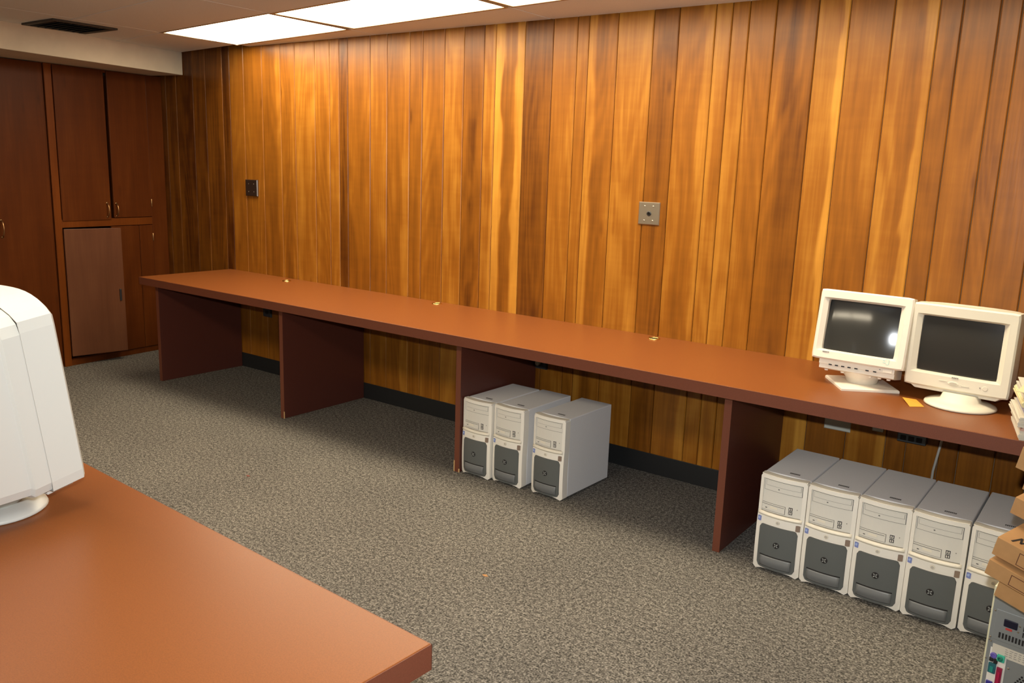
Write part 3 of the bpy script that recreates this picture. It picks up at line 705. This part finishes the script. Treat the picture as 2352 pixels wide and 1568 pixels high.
# ------------------------------------------------------------ grey tower seen from behind and the leaning cartons
g = thing('rear_facing_tower', 'grey computer tower turned back to front at the lower right, showing its ports', 'computer', (5.358, -1.345, 0), math.radians(-9))
GW, GH, GD = .20, .476, .42
obj('case', box((.0, .004, .0), (GW, GD, GH)), M_cream, g, bevel=.003)
rp = obj('rear_panel', box((.006, -.001, .008), (GW - .004, .006, GH - .02)), M_metal, g, bevel=.001)
obj('front_cover', box((0, GD, 0), (GW, GD + .03, GH)), M_bez, g, bevel=.006)
gz = lambda d_: GH - d_       # distance down from the top
psu = obj('power_supply', box((.016, -.003, gz(.152)), (GW - .008, .002, gz(.062))), M_metal, g, bevel=.001)
obj('inlet', box((.038, -.006, gz(.104)), (.072, -.002, gz(.082))), mat('inlet_black', (.008, .008, .022), .35), psu, bevel=.003)
obj('voltage_mark', box((.044, -.0038, gz(.113)), (.060, -.003, gz(.107))), M_red, psu)
bm = bmesh.new()
for k in range(16): bx(bm, (.030 + k * .0082, -.0042, gz(.142)), (.0345 + k * .0082, -.003, gz(.126)))
for r_ in range(2):
    for k in range(6): bx(bm, (.086 + k * .006, -.0042, gz(.118) + r_ * .018), (.089 + k * .006, -.003, gz(.118) + .014 + r_ * .018))
obj('vent_slots', bm, M_ink, psu)
for x, d_ in ((.013, .068), (.011, .148), (.009, .156), (.077, .090), (.075, .108), (.008, .215), (.014, .160)):
    screw(g, x, gz(d_), -.003, .0025)
io = obj('port_plate', box((.016, -.0022, gz(.31)), (.058, .001, gz(.178))), M_bez, g)
obj('label_sticker', box((.020, -.0028, gz(.196)), (GW - .01, -.001, gz(.165))), M_paper, g)
ls = [c for c in g.children if c.name.startswith('label_sticker')][0]
bm = bmesh.new()
for r_ in range(4):
    for k in range(12):
        x = .052 + k * .011
        bx(bm, (x, -.0032, gz(.171 + r_ * .006)), (x + R.uniform(.005, .009), -.0028, gz(.1695 + r_ * .006)))
obj('lettering', bm, M_grey, ls)
def port(name, x, d_, w_, h_, m_): return obj(name, box((x, -.008, gz(d_ + h_)), (x + w_, -.002, gz(d_))), m_, g, bevel=.001)
RX = Matrix.Rotation(math.pi / 2, 4, 'X')
k1 = obj('keyboard_port', lathe([(.0085, 0), (.0085, .005), (.0055, .006), (.005, .002)], 18, Matrix.Translation((.0265, -.002, gz(.199))) @ RX), M_purple, g)
k2 = port('mouse_port', .0355, .190, .019, .020, M_green); obj('mouse_socket', lathe([(.0075, 0), (.0075, .003), (.005, .004), (.0045, .001)], 18, Matrix.Translation((.044, -.007, gz(.2005))) @ RX), mat('green_dark', (.02, .22, .14), .4), k2)
port('usb_port', .0175, .206, .010, .012, M_ink); port('usb_port', .0285, .207, .010, .013, M_ink)
sp_ = port('serial_port', .0175, .222, .019, .030, M_teald); obj('pin_field', box((.023, -.010, gz(.248)), (.031, -.008, gz(.232))), mat('teal_mid', (.02, .25, .20), .4), sp_)
pp = port('parallel_port', .039, .228, .014, .060, M_magen); obj('pin_field', box((.043, -.010, gz(.283)), (.049, -.008, gz(.240))), mat('magenta_mid', (.42, .01, .06), .4), pp)
port('video_port', .018, .278, .016, .03, mat('blue_port', (.04, .03, .25), .4))
fg = obj('fan_grille', lathe([(.042, 0), (.042, .0012)], 32, Matrix.Translation((.118, -.0012, gz(.262))) @ RX), M_metal, g)
bm = bmesh.new()
for i in range(-4, 5):
    for j in range(-4, 5):
        x, z = i * .0085 + (j % 2) * .00425, j * .0075
        if math.hypot(x, z) < .037: lathe([(.0031, 0), (.0031, .0008)], 6, Matrix.Translation((.118 + x, -.0025, gz(.262) + z)) @ RX, bm=bm)
obj('fan_holes', bm, M_ink, fg)
screw(g, .066, gz(.222), -.002, .003)

# cartons: one shared lean, each placed by its front left top corner
CRm = Matrix.Rotation(-.3038, 4, 'Z') @ Matrix.Rotation(.1933, 4, 'Y') @ Matrix.Rotation(.0449, 4, 'X')
def ray(px, py): return CF + CR * ((px - 1176) / 1937.78) - CU * ((py - 784) / 1937.78)
def carton(pos, w_, d_, h_, lab, flap=True, print_=True, scribble=False, droop=False):
    t = thing('carton', lab, 'box', pos); t.rotation_euler = CRm.to_euler(); t['group'] = 'cardboard cartons leaning at the right edge'
    obj('body', box((0, 0, -h_), (w_, d_, -.0015)), M_card, t, bevel=.0015)
    obj('lid_flap', box((-.001, -.0015, -.0015), (w_, d_ * .5, .0)), M_card, t); obj('lid_flap', box((-.001, d_ * .502, -.0015), (w_, d_, .0)), M_card, t)
    obj('front_flap', box((-.001, -.003, -h_ * .985), (w_, 0, .0)), M_card, t, bevel=.001)
    if print_:
        fx, fz0, fz1 = .060, -h_ * .88, -h_ * .2; l_ = .0016
        obj('printed_outline', boxes([((fx, -.0036, fz0), (fx + l_, -.003, fz1)), ((fx, -.0036, fz0), (fx + .10, -.003, fz0 + l_)), ((fx, -.0036, fz1 - l_), (fx + .10, -.003, fz1))]), M_brink, t)
    if scribble:
        # handwritten letters M, i, c on the lid
        bm = bmesh.new()
        def stroke(pts, x0, y0, s):
            for a, b in zip(pts, pts[1:]):
                A = Vector((x0 + a[0] * s, y0 + a[1] * s, 0)); B = Vector((x0 + b[0] * s, y0 + b[1] * s, 0)); d = (B - A).normalized(); nn = Vector((-d.y, d.x, 0)) * .0028
                q = [A - d * .002 + nn, B + d * .002 + nn, B + d * .002 - nn, A - d * .002 - nn]
                prism([(v_.x, v_.y) for v_ in q], .0004, .0008, None, bm)
        stroke([(0, 0), (.25, 1), (.5, .25), (.8, 1), (1, 0)], .028, .015, .036)
        stroke([(0, 0), (.05, .6)], .074, .015, .036); stroke([(.06, .85), (.07, .95)], .074, .015, .036)
        stroke([(.5, .5), (.2, .6), (.05, .3), (.2, .02), (.5, .1)], .084, .015, .036)
        obj('handwriting', bm, M_ink, t)
    return t
P = lambda px, py, d_: CAMP + ray(px, py) * d_
carton(P(2294, 1232.6, 2.22), .30, .22, .053, 'flat cardboard carton with black handwriting on its lid', scribble=True)
carton(P(2275, 1283, 2.230), .30, .20, .045, 'flat cardboard carton directly under the one with handwriting')
carton(P(2297, 1334, 2.235), .29, .095, .046, 'lowest cardboard carton resting on the grey tower', print_=False)
carton(P(2335, 1141, 2.28), .28, .18, .050, 'cardboard carton above the one with handwriting', print_=False)
carton(P(2362, 1090, 2.27), .25, .18, .045, 'cardboard carton hidden past the right edge between two cartons', print_=False)
carton(P(2352, 1026, 2.19), .28, .20, .062, 'topmost cardboard carton, level with the desk edge', print_=False)

# ------------------------------------------------------------ near table and its monitor
TB = Matrix.Translation((4.648, -2.879, 0)) @ Matrix.Rotation(math.radians(-2.6), 4, 'Z')
tb = thing('near_table', 'brown laminate table in the foreground at the lower left', 'desk'); tb.matrix_world = TB
NW, ND = 3.3, .76
obj('tabletop', box((-NW, -ND, ZD - TH), (-.002, -.002, ZD)), M_lam, tb, bevel=.0015)
e = obj('edge_band', boxes([((-NW, -.002, ZD - TH), (0, 0, ZD - .0015)), ((-.002, -ND, ZD - TH), (0, 0, ZD - .0015)), ((-NW, -ND - .002, ZD - TH), (0, -ND, ZD - .0015))]), M_edge, tb); e['label'] = 'darker reddish edge band'
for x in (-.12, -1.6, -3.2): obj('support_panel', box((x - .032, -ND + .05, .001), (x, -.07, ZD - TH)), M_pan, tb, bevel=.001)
# monitor 3: seen from behind and the side
fx, fy = math.cos(1.7266), math.sin(1.7266)
P3 = CAMP + (Vector((3.81591805, -3.05216103, .88777054)) - CAMP) * (.41 / .37)
yaw3 = 1.7266 + math.pi / 2      # front faces -y locally
Bx, By = 3.482, -3.112
W3 = .37
# right side (seen) bottom front corner P3 -> front bottom centre
rt = Vector((math.cos(yaw3), math.sin(yaw3), 0))
side = -1 if (rt.dot(Vector((1, 0, 0))) < 0) else 1
fc = P3 - rt * side * W3 / 2
lx, ly = loc_of(fc.x, fc.y, Bx, By, yaw3)
t3, HM = build_crt('crt_monitor', 'large white tube monitor seen from behind on the foreground table', (Bx, By, ZD), yaw3, .1296, Vector((lx, ly, P3.z - ZD)), W3, .405, (-.155, .155, .07, .365), .084, .40, M_crt3, M_glass, 3)
obj('lower_strip', box((-.16, .02, -.012), (.16, .085, .002), HM), M_crt3, t3, bevel=.002)
obj('swivel_neck', lathe([(.060, .018), (.066, .03), (.075, .045), (.105, .068), (.125, .10)], 32, Matrix.Translation((0, 0, 0))), M_crt3, t3, smooth=True)
obj('round_foot', lathe([(.110, 0), (.115, .004), (.112, .010), (.090, .018), (.06, .022)], 40), M_crt3, t3, smooth=True)

# crumbs on the carpet
def crumb(x, y, lab, c):
    tag(obj('paper_scrap', loft([[Vector((x + a * .014 * s, y + b * .008 * s, z)) for a, b in ((-1, -.3), (.2, -1), (1, .2), (.1, .9))] for s, z in ((1, .001), (.7, .004))]), c), lab, 'scrap')
crumb(2.11, -1.421, 'tiny reddish scrap on the carpet in front of the second desk bay', mat('reddish_scrap', (.20, .06, .04), .8))
crumb(3.681, -1.478, 'tiny orange scrap on the carpet below the three computer towers', mat('orange_scrap', (.45, .22, .08), .8))
